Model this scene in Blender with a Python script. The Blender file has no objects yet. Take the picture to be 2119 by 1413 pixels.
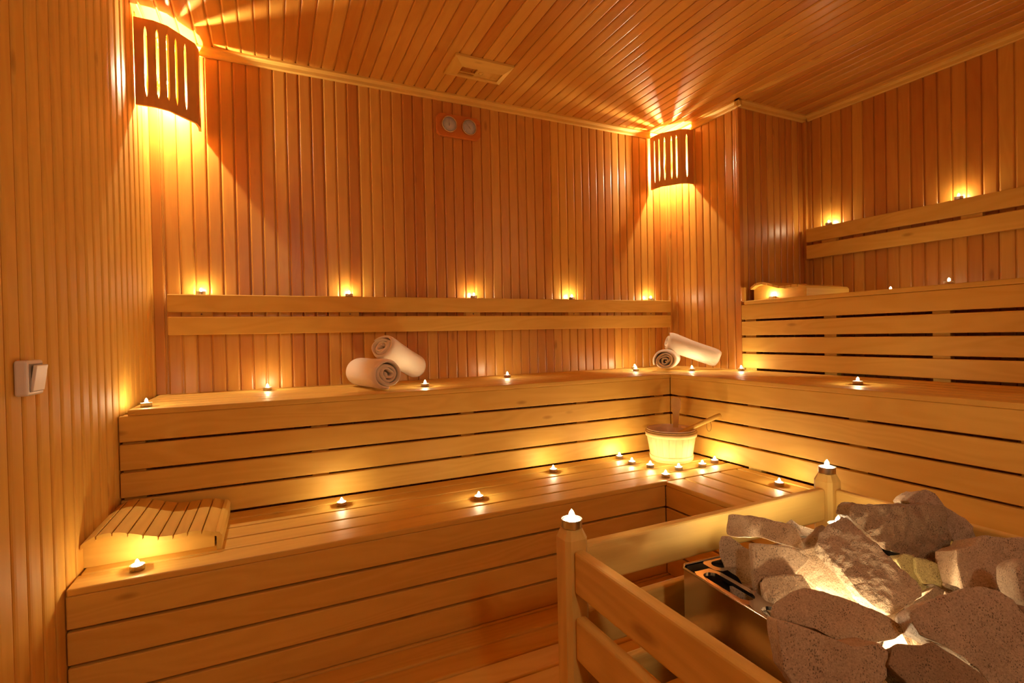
import bpy, bmesh, math, random
from mathutils import Vector, Matrix, noise

# ------------------------------------------------------------------ camera, world, exposure
sc = bpy.context.scene
COL = sc.collection
CAM = Vector((0.449, -2.8942, 1.0914))
YAW, PITCH, ROLL, FPX = 0.4414, -0.0112, -0.0215, 1055.2
FW = Vector((math.sin(YAW)*math.cos(PITCH), math.cos(YAW)*math.cos(PITCH), math.sin(PITCH)))
_r = Vector((math.cos(YAW), -math.sin(YAW), 0)); _u = _r.cross(FW)
RT = _r*math.cos(ROLL)+_u*math.sin(ROLL); UP = -_r*math.sin(ROLL)+_u*math.cos(ROLL)
cam_data = bpy.data.cameras.new('camera'); cam = bpy.data.objects.new('camera', cam_data); COL.objects.link(cam)
M4 = Matrix.Identity(4)
for i in range(3):
    M4[i][0] = RT[i]; M4[i][1] = UP[i]; M4[i][2] = -FW[i]; M4[i][3] = CAM[i]
cam.matrix_world = M4
cam_data.sensor_width = 36; cam_data.lens = 36*FPX/2119; cam_data.clip_start = 0.02
sc.camera = cam
world = bpy.data.worlds.new('world'); sc.world = world; world.use_nodes = True
world.node_tree.nodes['Background'].inputs[0].default_value = (0, 0, 0, 1)
sc.view_settings.view_transform = 'Standard'; sc.view_settings.look = 'None'
sc.view_settings.exposure = 0.10; sc.view_settings.gamma = 1; sc.view_settings.use_curve_mapping = False
cy = sc.cycles
cy.use_denoising = True; cy.max_bounces = 9; cy.diffuse_bounces = 7; cy.glossy_bounces = 3; cy.transmission_bounces = 2
cy.sample_clamp_indirect = 10.0; cy.use_light_tree = True; cy.adaptive_threshold = 0.04; cy.caustics_reflective = False; cy.caustics_refractive = False
BULB_W, CANDLE_W, FILL_W = 48.0, 0.75, 11.0
BULB_C, CANDLE_C = (1.0, 0.80, 0.54), (1.0, 0.75, 0.43)

def ray(u, v):                       # direction of a photo pixel, scaled to unit depth
    return FW + RT*((u-1059.5)/FPX) + UP*(-(v-706.5)/FPX)
def on_plane(u, v, p0, n):           # where the sight line of a pixel meets a plane in the room
    d = ray(u, v); return CAM + d*((Vector(p0)-CAM).dot(n)/d.dot(n))

# ------------------------------------------------------------------ room measures
W1, W2, CC, H = 3.113, 3.739, 0.622, 2.524
Z3, Z2, Z1 = 1.276, 0.849, 0.419
X1, X2, D1, D2 = 2.05, 2.5465, 1.1014, 0.60
YF = -4.0
def XL(y): return -0.042+0.037*y            # left wall, slightly splayed
def XR(y): return W2-0.0516*(y+CC)          # right wall

# ------------------------------------------------------------------ materials
def nodes(name):
    m = bpy.data.materials.new(name); m.use_nodes = True
    nt = m.node_tree; b = nt.nodes['Principled BSDF']; return m, nt, b
def N(nt, t, **kw):
    n = nt.nodes.new(t)
    for k, v in kw.items():
        if k.startswith('i_'): n.inputs[k[2:].replace('_', ' ')].default_value = v
        else: setattr(n, k, v)
    return n
WOODS = {}
PAL = {'wall': ((0.46, 0.165, 0.022), (0.66, 0.355, 0.062), 0.34),
       'ceil': ((0.50, 0.20, 0.026), (0.70, 0.39, 0.070), 0.30),
       'bench': ((0.62, 0.355, 0.062), (0.75, 0.490, 0.105), 0.55),
       'left': ((0.58, 0.295, 0.045), (0.70, 0.415, 0.075), 0.60),
       'pine': ((0.54, 0.33, 0.07), (0.80, 0.56, 0.16), 0.55),
       'shade': ((0.50, 0.22, 0.05), (0.60, 0.29, 0.075), 0.5),
       'bucket': ((0.60, 0.39, 0.14), (0.70, 0.50, 0.21), 0.55),
       'red': ((0.52, 0.14, 0.018), (0.60, 0.19, 0.03), 0.35)}
def wood(kind, ax):
    key = kind+'xyz'[ax]
    if key in WOODS: return WOODS[key]
    m, nt, b = nodes('wood_'+key); L = nt.links
    lo, hi, rough = PAL[kind]
    tc = N(nt, 'ShaderNodeTexCoord'); at = N(nt, 'ShaderNodeAttribute', attribute_name='rnd')
    off = N(nt, 'ShaderNodeVectorMath', operation='MULTIPLY_ADD')
    off.inputs[1].default_value = (37.1, 23.7, 51.3)
    cmb = N(nt, 'ShaderNodeCombineXYZ')
    for i in range(3): L.new(at.outputs['Fac'], cmb.inputs[i])
    L.new(cmb.outputs[0], off.inputs[0]); L.new(tc.outputs['Object'], off.inputs[2])
    def mapped(al, ac):
        mp = N(nt, 'ShaderNodeMapping'); s = [ac]*3; s[ax] = al; mp.inputs['Scale'].default_value = s
        L.new(off.outputs[0], mp.inputs['Vector']); return mp.outputs[0]
    fig = N(nt, 'ShaderNodeTexNoise', i_Scale=1.0, i_Detail=2.0, i_Distortion=0.35); L.new(mapped(1.1, 7.0), fig.inputs['Vector'])
    rings = N(nt, 'ShaderNodeMath', operation='MULTIPLY'); rings.inputs[1].default_value = 62.0
    L.new(fig.outputs['Fac'], rings.inputs[0])
    sn = N(nt, 'ShaderNodeMath', operation='SINE'); L.new(rings.outputs[0], sn.inputs[0])
    fib = N(nt, 'ShaderNodeTexNoise', i_Scale=1.0, i_Detail=3.0, i_Roughness=0.6); L.new(mapped(7.0, 260.0), fib.inputs['Vector'])
    med = N(nt, 'ShaderNodeTexNoise', i_Scale=1.0, i_Detail=3.0); L.new(mapped(1.6, 30.0), med.inputs['Vector'])
    def lin(src, k, addto=None, c=0.0):
        a = N(nt, 'ShaderNodeMath', operation='MULTIPLY_ADD'); a.inputs[1].default_value = k
        L.new(src, a.inputs[0])
        if addto is None: a.inputs[2].default_value = c
        else: L.new(addto, a.inputs[2])
        return a.outputs[0]
    t = lin(at.outputs['Fac'], 0.85 if kind in ('wall', 'ceil') else 0.34, None, -0.25 if kind in ('wall', 'ceil') else 0.12)
    t = lin(sn.outputs[0], 0.06 if kind in ('wall', 'ceil') else 0.15, t)
    t = lin(fib.outputs['Fac'], 0.28, t); t = lin(med.outputs['Fac'], 0.36, t)
    mx = N(nt, 'ShaderNodeMix', data_type='RGBA', clamp_factor=True)
    L.new(t, mx.inputs[0]); mx.inputs[6].default_value = (*lo, 1); mx.inputs[7].default_value = (*hi, 1)
    # small knots, sparse
    vo = N(nt, 'ShaderNodeTexVoronoi', i_Scale=1.0); L.new(mapped(2.2, 6.5), vo.inputs['Vector'])
    kn = N(nt, 'ShaderNodeMapRange'); kn.inputs[1].default_value = 0.035; kn.inputs[2].default_value = 0.085
    kn.inputs[3].default_value = 1.0; kn.inputs[4].default_value = 0.0
    L.new(vo.outputs['Distance'], kn.inputs[0])
    km = N(nt, 'ShaderNodeMath', operation='MULTIPLY'); km.inputs[1].default_value = 0.55; L.new(kn.outputs[0], km.inputs[0])
    mk = N(nt, 'ShaderNodeMix', data_type='RGBA'); L.new(km.outputs[0], mk.inputs[0]); L.new(mx.outputs[2], mk.inputs[6])
    mk.inputs[7].default_value = (lo[0]*0.45, lo[1]*0.35, lo[2]*0.3, 1)
    L.new(mk.outputs[2], b.inputs['Base Color'])
    bp = N(nt, 'ShaderNodeBump', i_Strength=0.10, i_Distance=0.002); L.new(fib.outputs['Fac'], bp.inputs['Height'])
    L.new(bp.outputs[0], b.inputs['Normal'])
    b.inputs['Roughness'].default_value = rough; b.inputs['Specular IOR Level'].default_value = 0.5 if kind in ('wall', 'ceil') else 0.2 if kind == 'left' else 0.26
    WOODS[key] = m; return m
def plain(name, col, rough=0.5, metal=0.0, **kw):
    m, nt, b = nodes(name)
    b.inputs['Base Color'].default_value = (*col, 1); b.inputs['Roughness'].default_value = rough
    b.inputs['Metallic'].default_value = metal
    for k, v in kw.items(): b.inputs[k.replace('_', ' ')].default_value = v
    # faint procedural unevenness of the surface
    nz = N(nt, 'ShaderNodeTexNoise', i_Scale=90.0, i_Detail=2.0); bp = N(nt, 'ShaderNodeBump', i_Strength=0.04, i_Distance=0.001)
    nt.links.new(nz.outputs['Fac'], bp.inputs['Height']); nt.links.new(bp.outputs[0], b.inputs['Normal'])
    return m
def emit(name, col, strength):
    m, nt, b = nodes(name); b.inputs['Base Color'].default_value = (0, 0, 0, 1)
    b.inputs['Emission Color'].default_value = (*col, 1); b.inputs['Emission Strength'].default_value = strength
    return m
def stone_mat(name, lo, hi, rough_break):
    m, nt, b = nodes(name); L = nt.links
    tc = N(nt, 'ShaderNodeTexCoord'); 
    big = N(nt, 'ShaderNodeTexNoise', i_Scale=22.0, i_Detail=6.0, i_Roughness=0.65); L.new(tc.outputs['Object'], big.inputs['Vector'])
    fine = N(nt, 'ShaderNodeTexNoise', i_Scale=420.0, i_Detail=3.0, i_Roughness=0.7); L.new(tc.outputs['Object'], fine.inputs['Vector'])
    mx = N(nt, 'ShaderNodeMix', data_type='RGBA'); L.new(big.outputs['Fac'], mx.inputs[0])
    mx.inputs[6].default_value = (*lo, 1); mx.inputs[7].default_value = (*hi, 1)
    mr = N(nt, 'ShaderNodeMapRange'); L.new(fine.outputs['Fac'], mr.inputs[0])
    mr.inputs[1].default_value = 0.3; mr.inputs[2].default_value = 0.7; mr.inputs[3].default_value = 0.72; mr.inputs[4].default_value = 1.22
    mu = N(nt, 'ShaderNodeMix', data_type='RGBA', blend_type='MULTIPLY'); mu.inputs[0].default_value = 1
    L.new(mx.outputs[2], mu.inputs[6]); L.new(mr.outputs[0], mu.inputs[7])
    mp = N(nt, 'ShaderNodeMapping'); mp.inputs['Scale'].default_value = (420, 520, 230); mp.inputs['Rotation'].default_value = (.4, .5, .2)
    L.new(tc.outputs['Object'], mp.inputs['Vector'])
    vo = N(nt, 'ShaderNodeTexVoronoi', i_Scale=1.0); L.new(mp.outputs[0], vo.inputs['Vector'])
    sp = N(nt, 'ShaderNodeTexNoise', i_Scale=60.0, i_Detail=1.0); L.new(tc.outputs['Object'], sp.inputs['Vector'])
    th = N(nt, 'ShaderNodeMapRange'); L.new(sp.outputs['Fac'], th.inputs[0])
    th.inputs[1].default_value = 0.30; th.inputs[2].default_value = 0.70; th.inputs[3].default_value = 0.12; th.inputs[4].default_value = 0.36
    ls = N(nt, 'ShaderNodeMath', operation='LESS_THAN'); L.new(vo.outputs['Distance'], ls.inputs[0]); L.new(th.outputs[0], ls.inputs[1])
    fm = N(nt, 'ShaderNodeMath', operation='MULTIPLY'); fm.inputs[1].default_value = 0.7; L.new(ls.outputs[0], fm.inputs[0])
    md = N(nt, 'ShaderNodeMix', data_type='RGBA'); L.new(fm.outputs[0], md.inputs[0]); L.new(mu.outputs[2], md.inputs[6])
    md.inputs[7].default_value = (0.055, 0.035, 0.025, 1)
    L.new(md.outputs[2], b.inputs['Base Color']); b.inputs['Roughness'].default_value = 0.8
    hb = N(nt, 'ShaderNodeMath', operation='MULTIPLY_ADD'); L.new(big.outputs['Fac'], hb.inputs[0]); hb.inputs[1].default_value = 2.5
    L.new(fine.outputs['Fac'], hb.inputs[2])
    bp = N(nt, 'ShaderNodeBump', i_Strength=0.8, i_Distance=0.0032 if rough_break else 0.0013); L.new(hb.outputs[0], bp.inputs['Height'])
    L.new(bp.outputs[0], b.inputs['Normal'])
    return m

M_steel = plain('brushed_steel', (0.62, 0.58, 0.54), 0.16, 1.0)
M_dark = plain('dark_inside', (0.03, 0.025, 0.02), 0.6)
M_alu = plain('candle_foil', (0.80, 0.79, 0.77), 0.28, 1.0)
M_wax = plain('candle_wax', (0.86, 0.82, 0.74), 0.35, 0.0)
M_wick = plain('wick', (0.03, 0.02, 0.015), 0.9)
M_white = plain('white_plastic', (0.72, 0.66, 0.58), 0.28)
M_seam = plain('switch_seam', (0.35, 0.30, 0.25), 0.5)
M_brass = plain('brass_ring', (0.70, 0.50, 0.22), 0.3, 1.0)
M_dial = plain('dial_face', (0.42, 0.36, 0.27), 0.5)
M_ink = plain('dial_ink', (0.04, 0.02, 0.01), 0.6)
M_screw = plain('screw', (0.25, 0.2, 0.15), 0.35, 1.0)
M_cord = plain('cord', (0.06, 0.03, 0.02), 0.8)
M_liner = plain('bucket_liner', (0.78, 0.60, 0.42), 0.4)
M_glass, _nt, _b = nodes('dial_glass'); _b.inputs['Alpha'].default_value = 0.14
_b.inputs['Base Color'].default_value = (1, 1, 1, 1); _b.inputs['Roughness'].default_value = 0.02
_b.inputs['Specular IOR Level'].default_value = 1.0
def towel_mat():
    m, nt, b = nodes('terry_towel'); L = nt.links
    tc = N(nt, 'ShaderNodeTexCoord')
    n1 = N(nt, 'ShaderNodeTexNoise', i_Scale=420.0, i_Detail=2.0); n2 = N(nt, 'ShaderNodeTexNoise', i_Scale=35.0, i_Detail=3.0)
    L.new(tc.outputs['Object'], n1.inputs['Vector']); L.new(tc.outputs['Object'], n2.inputs['Vector'])
    ad = N(nt, 'ShaderNodeMath', operation='MULTIPLY_ADD'); ad.inputs[1].default_value = 2.0
    L.new(n2.outputs['Fac'], ad.inputs[0]); L.new(n1.outputs['Fac'], ad.inputs[2])
    bp = N(nt, 'ShaderNodeBump', i_Strength=0.5, i_Distance=0.002); L.new(ad.outputs[0], bp.inputs['Height']); L.new(bp.outputs[0], b.inputs['Normal'])
    b.inputs['Base Color'].default_value = (0.80, 0.70, 0.56, 1); b.inputs['Roughness'].default_value = 0.95
    b.inputs['Sheen Weight'].default_value = 0.2; b.inputs['Specular IOR Level'].default_value = 0.1
    return m
M_towel = towel_mat()
S_beige = stone_mat('stone_beige', (0.34, 0.235, 0.14), (0.60, 0.445, 0.295), False)
S_rough = stone_mat('stone_broken', (0.30, 0.21, 0.13), (0.66, 0.52, 0.37), True)
S_brown = stone_mat('stone_brown', (0.24, 0.155, 0.085), (0.44, 0.31, 0.195), True)
S_green = stone_mat('stone_green', (0.40, 0.34, 0.13), (0.52, 0.45, 0.20), False)

# ------------------------------------------------------------------ mesh builder
random.seed(11)
class MB:
    def __init__(s): s.v = []; s.f = []; s.m = []; s.r = []; s.mats = []; s.sm = []
    def mi(s, mat):
        if mat not in s.mats: s.mats.append(mat)
        return s.mats.index(mat)
    def add(s, vs, fs, mat, rnd=None, smooth=False):
        o = len(s.v); s.v += [Vector(v) for v in vs]; k = s.mi(mat)
        if rnd is None: rnd = random.random()
        for f in fs: s.f.append([i+o for i in f]); s.m.append(k); s.r.append(rnd); s.sm.append(smooth)
    def bm(s, b, mat, rnd=None, smooth=False, M=None):
        b.verts.index_update()
        vs = [(M @ v.co) if M else v.co.copy() for v in b.verts]
        s.add(vs, [[v.index for v in f.verts] for f in b.faces], mat, rnd, smooth); b.free()
    def box(s, x0, x1, y0, y1, z0, z1, mat, bev=0.003, M=None, rnd=None, seg=2):
        b = bmesh.new(); bmesh.ops.create_cube(b, size=1)
        for v in b.verts:
            v.co = Vector((x0 if v.co.x < 0 else x1, y0 if v.co.y < 0 else y1, z0 if v.co.z < 0 else z1))
        if bev > 0: bmesh.ops.bevel(b, geom=list(b.edges), offset=bev, segments=seg, affect='EDGES', profile=0.5)
        bmesh.ops.recalc_face_normals(b, faces=list(b.faces))
        s.bm(b, mat, rnd, False, M)
    def lathe(s, prof, seg, mat, c=(0, 0, 0), M=None, smooth=True, rnd=None, ring=None):
        vs = []; fs = []; n = len(prof)
        for k in range(seg):
            a = 2*math.pi*k/seg
            for r, z in prof:
                v = Vector((r*math.cos(a), r*math.sin(a), z)); v = (M @ v) if M else v+Vector(c); vs.append(v)
        for k in range(seg):
            for j in range(n-1):
                a, b = k*n+j, ((k+1) % seg)*n+j; fs.append([a, b, b+1, a+1])
        s.add(vs, fs, mat, rnd, smooth)
    def tube(s, pts, rad, mat, seg=10, rnd=None, cap=True):
        pts = [Vector(p) for p in pts]; rr = rad if isinstance(rad, (list, tuple)) else [rad]*len(pts)
        vs = []; fs = []; up = Vector((0, 0, 1)); prev = None
        for i, p in enumerate(pts):
            d = (pts[min(i+1, len(pts)-1)]-pts[max(i-1, 0)]).normalized()
            if prev is None:
                a = d.cross(up) if abs(d.dot(up)) < .95 else d.cross(Vector((1, 0, 0)))
            else: a = prev-d*prev.dot(d)
            a.normalize(); prev = a; b = d.cross(a)
            for k in range(seg):
                t = 2*math.pi*k/seg; vs.append(p+(a*math.cos(t)+b*math.sin(t))*rr[i])
        for i in range(len(pts)-1):
            for k in range(seg):
                fs.append([i*seg+k, i*seg+(k+1) % seg, (i+1)*seg+(k+1) % seg, (i+1)*seg+k])
        if cap: fs.append(list(range(seg))[::-1]); fs.append([(len(pts)-1)*seg+k for k in range(seg)])
        s.add(vs, fs, mat, rnd, True)
    def prism(s, poly, h0, h1, mat, M, rnd=None, bev=0.0):   # poly in local xy, extruded along local z
        b = bmesh.new(); vv = [b.verts.new((x, y, h0)) for x, y in poly]; f = b.faces.new(vv)
        r = bmesh.ops.extrude_face_region(b, geom=[f]); bmesh.ops.translate(b, vec=(0, 0, h1-h0), verts=[e for e in r['geom'] if isinstance(e, bmesh.types.BMVert)])
        bmesh.ops.recalc_face_normals(b, faces=list(b.faces))
        if bev: bmesh.ops.bevel(b, geom=list(b.edges), offset=bev, segments=2, affect='EDGES', profile=0.5)
        s.bm(b, mat, rnd, False, M)
    def build(s, name, parent=None, **props):
        me = bpy.data.meshes.new(name); off = parent.matrix_basis.inverted() if parent and parent.parent is None else None
        if parent and parent.parent is not None: off = (parent.parent.matrix_basis @ parent.matrix_basis).inverted()
        vs = [(off @ v) if off else v for v in s.v]
        me.from_pydata([tuple(v) for v in vs], [], s.f)
        for m in s.mats: me.materials.append(m)
        me.polygons.foreach_set('material_index', s.m); me.polygons.foreach_set('use_smooth', s.sm)
        a = me.attributes.new('rnd', 'FLOAT', 'FACE'); a.data.foreach_set('value', s.r)
        me.update()
        o = bpy.data.objects.new(name, me); COL.objects.link(o)
        if parent: o.parent = parent
        for k, v in props.items(): o[k] = v
        return o
def thing(name, label, cat, loc=(0, 0, 0), rz=0.0, group=None):
    o = bpy.data.objects.new(name, None); COL.objects.link(o); o.empty_display_size = 0.05
    o.location = loc; o.rotation_euler = (0, 0, rz)
    o.matrix_basis = Matrix.Translation(loc) @ Matrix.Rotation(rz, 4, 'Z')
    o['label'] = label; o['category'] = cat
    if group: o['group'] = group
    return o
def tag(o, label, cat, group=None):
    o['label'] = label; o['category'] = cat
    if group: o['group'] = group
    return o
def copy_tree(o, loc, label, group):
    r = o.copy(); COL.objects.link(r); r.location = loc; r['label'] = label; r['group'] = group
    for ch in list(o.children):
        c = ch.copy(); COL.objects.link(c); c.parent = r
        for g in list(ch.children):
            d = g.copy(); COL.objects.link(d); d.parent = c
    return r

# ------------------------------------------------------------------ the room shell
def cladding(name, P, Q, z0, z1, out, pitch, phase, mat, gw=0.009, gd=0.007, thick=0.03):
    """vertical tongue-and-groove boards from P to Q (2D), facing `out`"""
    P = Vector((*P, 0)); Q = Vector((*Q, 0)); L = (Q-P).length; d = (Q-P)/L; n = Vector((*out, 0)); n = (n-d*n.dot(d)).normalized()
    mb = MB(); cuts = []; k = math.ceil((0-phase)/pitch)
    while phase+k*pitch < L:
        c = phase+k*pitch
        if 0.01 < c < L-0.01: cuts.append(c)
        k += 1
    edges = [0]+cuts+[L]
    for i in range(len(edges)-1):
        a, b = edges[i], edges[i+1]; r = random.random()
        prof = []
        if i > 0: prof += [(a, -gd), (a+gw*0.22, -gd), (a+gw*0.3, -gd*.45), (a+gw*0.5, -gd*0.18), (a+gw, 0)]
        else: prof += [(a, 0)]
        if i < len(edges)-2: prof += [(b-gw, 0), (b-gw*0.5, -gd*0.18), (b-gw*0.3, -gd*.45), (b-gw*0.22, -gd), (b, -gd)]
        else: prof += [(b, 0)]
        vs = []
        for s_, o_ in prof:
            for z in (z0, z1): vs.append(P+d*s_+n*o_+Vector((0, 0, z)))
        fs = [[2*j, 2*j+2, 2*j+3, 2*j+1] for j in range(len(prof)-1)]
        if d.cross(Vector((0, 0, 1))).dot(n) < 0: fs = [f[::-1] for f in fs]
        mb.add(vs, fs, mat, r)
    b = -n*thick
    Pi, Qi = P+d*.032, Q-d*.032
    vs = [Pi+b+Vector((0, 0, z0)), Qi+b+Vector((0, 0, z0)), Qi+b+Vector((0, 0, z1)), Pi+b+Vector((0, 0, z1))]
    mb.add(vs, [[0, 3, 2, 1]], mat, .5)
    vs = [P+Vector((0, 0, z0)), Q+Vector((0, 0, z0)), Qi+b+Vector((0, 0, z0)), Pi+b+Vector((0, 0, z0)), P+Vector((0, 0, z1)), Q+Vector((0, 0, z1)), Qi+b+Vector((0, 0, z1)), Pi+b+Vector((0, 0, z1))]
    mb.add(vs, [[0, 1, 2, 3], [4, 7, 6, 5]], mat, .5)
    return mb.build(name, kind='structure')
wz = wood('wall', 2)
cladding('wall_back', (XL(0), 0), (W1, 0), 0, H, (0, -1), 0.0605, 0.851+0.042, wz)
cladding('wall_left', (XL(YF), YF), (XL(0), 0), 0, H, (1, 0), 0.0725, -YF-1.29, wood('left', 2), gw=0.014, gd=0.009)
cladding('wall_alcove', (W1, 0), (W1, -CC), 0, H, (-1, 0), 0.0625, 0.075, wz)
cladding('wall_column', (W1, -CC), (W2, -CC), 0, H, (0, -1), 0.0605, 0.074, wz)
cladding('wall_right', (XR(-CC), -CC), (XR(YF), YF), 0, H, (-1, 0), 0.0632, 0.046, wz)
cladding('wall_front', (XR(YF), YF), (XL(YF), YF), 0, H, (0, 1), 0.0605, 0.03, wz)
# ceiling: boards run away from the camera
mb = MB(); x = XL(YF)-0.05; pit = 0.0622; x = 0.848-math.ceil((0.848+0.25)/pit)*pit; cx_ = wood('ceil', 1); gw, gd = 0.009, 0.007
while x < XR(YF)+0.05:
    a, b = x, x+pit; r = random.random()
    prof = [(a, gd), (a+gw*.22, gd), (a+gw*.3, gd*.45), (a+gw*.5, gd*.18), (a+gw, 0), (b-gw, 0), (b-gw*.5, gd*.18), (b-gw*.3, gd*.45), (b-gw*.22, gd), (b, gd)]
    vs = []
    for s_, o_ in prof:
        for y in (YF-0.02, 0.02): vs.append((s_, y, H+o_))
    mb.add(vs, [[2*j, 2*j+1, 2*j+3, 2*j+2] for j in range(9)], cx_, r); x += pit
mb.add([(-.4, YF-.02, H+.03), (4.2, YF-.02, H+.03), (4.2, .02, H+.03), (-.4, .02, H+.03)], [[0, 1, 2, 3]], cx_, .5)
mb.build('ceiling', kind='structure')
# floor of rounded boards
mb = MB(); y = -D1+0.52*2; bx = wood('bench', 0)
while y > YF:
    mb.box(XL(YF)-.02, XR(YF)+.02, max(y-0.099, YF), y, -0.035, 0.0, bx, bev=0.008, seg=3); y -= 0.1055
mb.box(XL(YF)-.02, XR(YF)+.02, YF, 0, -0.06, -0.036, bx, bev=0)
mb.build('floor', kind='structure')
# ceiling cornice and corner mouldings
tw = wood('bench', 0); twy = wood('bench', 1); twz = wood('wall', 2)
def cornice(name, P, Q, out, mat):
    P = Vector((*P, 0)); Q = Vector((*Q, 0)); d = (Q-P).normalized(); n = Vector((*out, 0)); mb = MB()
    prof = [(0, -0.042), (0.008, -0.042), (0.013, -0.037), (0.015, -0.022), (0.022, -0.014), (0.030, -0.010), (0.030, 0), (0, 0)]
    vs = [p+n*a+Vector((0, 0, H+z)) for p in (P, Q) for a, z in prof]; k = len(prof)
    fs = [[i, (i+1) % k, (i+1) % k+k, i+k] for i in range(k)]+[list(range(k))[::-1], [i+k for i in range(k)]]
    mb.add(vs, fs, mat); o = mb.build(name, kind='structure')
    b = bmesh.new(); b.from_mesh(o.data); bmesh.ops.recalc_face_normals(b, faces=list(b.faces)); b.to_mesh(o.data); b.free()
cornice('trim_1', (0.0, 0), (W1, 0), (0, -1), tw)
cornice('trim_2', (W1, -0.03), (W1, -CC-.03), (-1, 0), twy)
cornice('trim_3', (W1-.03, -CC), (W2, -CC), (0, -1), tw)
cornice('trim_4', (XR(-CC), -CC-.03), (XR(YF), YF), (-1, 0), twy)
def moulding(n, x0, x1, y0, y1, z0=0.0, z1=H-0.043):
    mb = MB(); mb.box(x0, x1, y0, y1, z0, z1, twz, bev=0.004); mb.build('trim_%d' % n, kind='structure')
moulding(5, -0.043, -0.002, -0.022, 0.0, Z2, H)
moulding(6, W1-0.022, W1, -0.022, 0.0, Z2)
moulding(7, W1-0.006, W1+0.026, -CC-0.006, -CC+0.02, Z3)
moulding(8, W2-0.024, W2, -CC-0.022, -CC, Z3)

# ------------------------------------------------------------------ benches
by, bz = wood('bench', 1), wood('bench', 2)
def bench(label, loc, seat, face, posts, group='stepped benches along the two walls'):
    t = thing('sauna_bench', label, 'bench', loc, group=group)
    m = MB(); seat(m); m.build('seat', t)
    m = MB(); face(m); m.build('front_panel', t)
    for p in posts:
        m = MB(); m.box(*p, bz, bev=0.002); m.build('support_post', t)
    return t
def faceX(y, xa, xb, rows, th=0.022):         # planks along x, front surface at y
    def f(m):
        for z0, z1 in rows: m.box(xa, xb, y, y+th, z0, z1, bx, bev=0.0035)
    return f
def faceY(x, ya, yb, rows, th=0.022):
    def f(m):
        for z0, z1 in rows: m.box(x, x+th, ya, yb, z0, z1, by, bev=0.0035)
    return f
R1 = [(0.0015, 0.0965), (0.1050, 0.1965), (0.2050, 0.2965), (0.3050, 0.3970)]
R2 = [(Z1+.006, 0.517), (0.5265, 0.6175), (0.6275, 0.7215), (0.7315, 0.8265)]
R3 = [(Z2+.012, 0.949), (0.962, 1.049), (1.063, 1.148), (1.161, 1.252)]
# lower bench along the back wall
def s(m):
    for y0, y1 in [(-D1-.004, -1.008), (-1.0, -0.906), (-0.897, -0.795), (-0.787, -0.694), (-0.686, -0.602)]:
        m.box(XL(y0)+0.006, X2-.001, y0, y1, Z1-0.021, Z1, bx, bev=0.004)
bench('lower bench along the back wall, the bucket standing at its right end', (1.0, -0.85, 0), s,
      faceX(-D1, XL(-D1)+.003, X1, R1),
      [(a, b, -D1+.0225, -D1+.06, 0.0, Z1-.022) for a, b in [(-.075, -.013), (.57, .635), (1.245, 1.312), (1.895, 1.956)]])
def s(m):
    for k in range(6):
        y1 = -0.012-k*0.0995 if k else -0.004
        m.box(XL(-.3)+0.02, W1-.001 if k < 6 else W1, -0.012-(k+1)*0.0995+0.007 if k < 5 else -D2-.004, y1, Z2-0.022, Z2, bx, bev=0.004)
bench('upper bench along the back wall, carrying rolled towels and candles', (1.0, -0.3, 0), s,
      faceX(-D2, XL(-D2)+.003, X2, R2),
      [(a, b, -D2+.0225, -D2+.06, Z1+.001, Z2-.023) for a, b in [(-.055, .014), (.594, .661), (1.262, 1.33), (1.916, 1.986), (2.449, 2.513)]])
YE = -3.97
def s(m):
    for x0, x1 in [(X1-.004, 2.145), (2.155, 2.254), (2.266, 2.369), (2.381, 2.481), (2.492, 2.54)]:
        m.box(x0, x1, YE, -D1-.010, Z1-0.021, Z1, by, bev=0.004)
bench('lowest bench on the right behind the fence, one candle on its slats', (2.3, -2.5, 0), s,
      faceY(X1, YE, -D1-.001, R1), [(X1+.0225, X1+.06, y-.035, y+.035, 0, Z1-.022) for y in (-1.25, -1.75, -2.25, -2.75, -3.25)])
def s(m):
    for k in range(6):
        x0 = X2-.004+k*0.0955
        m.box(x0, min(x0+0.088, W1-.001), YE, -D2-.008, Z2-0.022, Z2, by, bev=0.004)
bench('middle bench on the right, below the top tier, with two candles', (2.8, -2.3, 0), s,
      faceY(X2, YE, -D2-.001, R2), [(X2+.0225, X2+.06, a, b, Z1-.02, Z2-.023) for a, b in [(-.70, -.632), (-1.187, -1.115), (-1.674, -1.603), (-2.2, -2.13), (-2.7, -2.63), (-3.2, -3.13)]])
def s(m):
    for k in range(6):
        x0 = W1-.004+k*0.0985
        m.box(x0, x0+0.0895, YE, -CC-.024, Z3-0.023, Z3, by, bev=0.004)
    m.box(W1-.004+6*.0985, W2+.0, YE, -CC-.024, Z3-0.023, Z3, by, bev=0.002)
bench('top bench on the right, highest tier, holding a wooden headrest', (3.4, -2.3, 0), s,
      faceY(W1, YE, -CC-.001, R3), [(W1+.0225, W1+.06, a, b, Z2-.02, Z3-.024) for a, b in [(-.71, -.632), (-1.2, -1.134), (-1.697, -1.63), (-2.2, -2.13), (-2.7, -2.63), (-3.2, -3.13)]])
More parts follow.
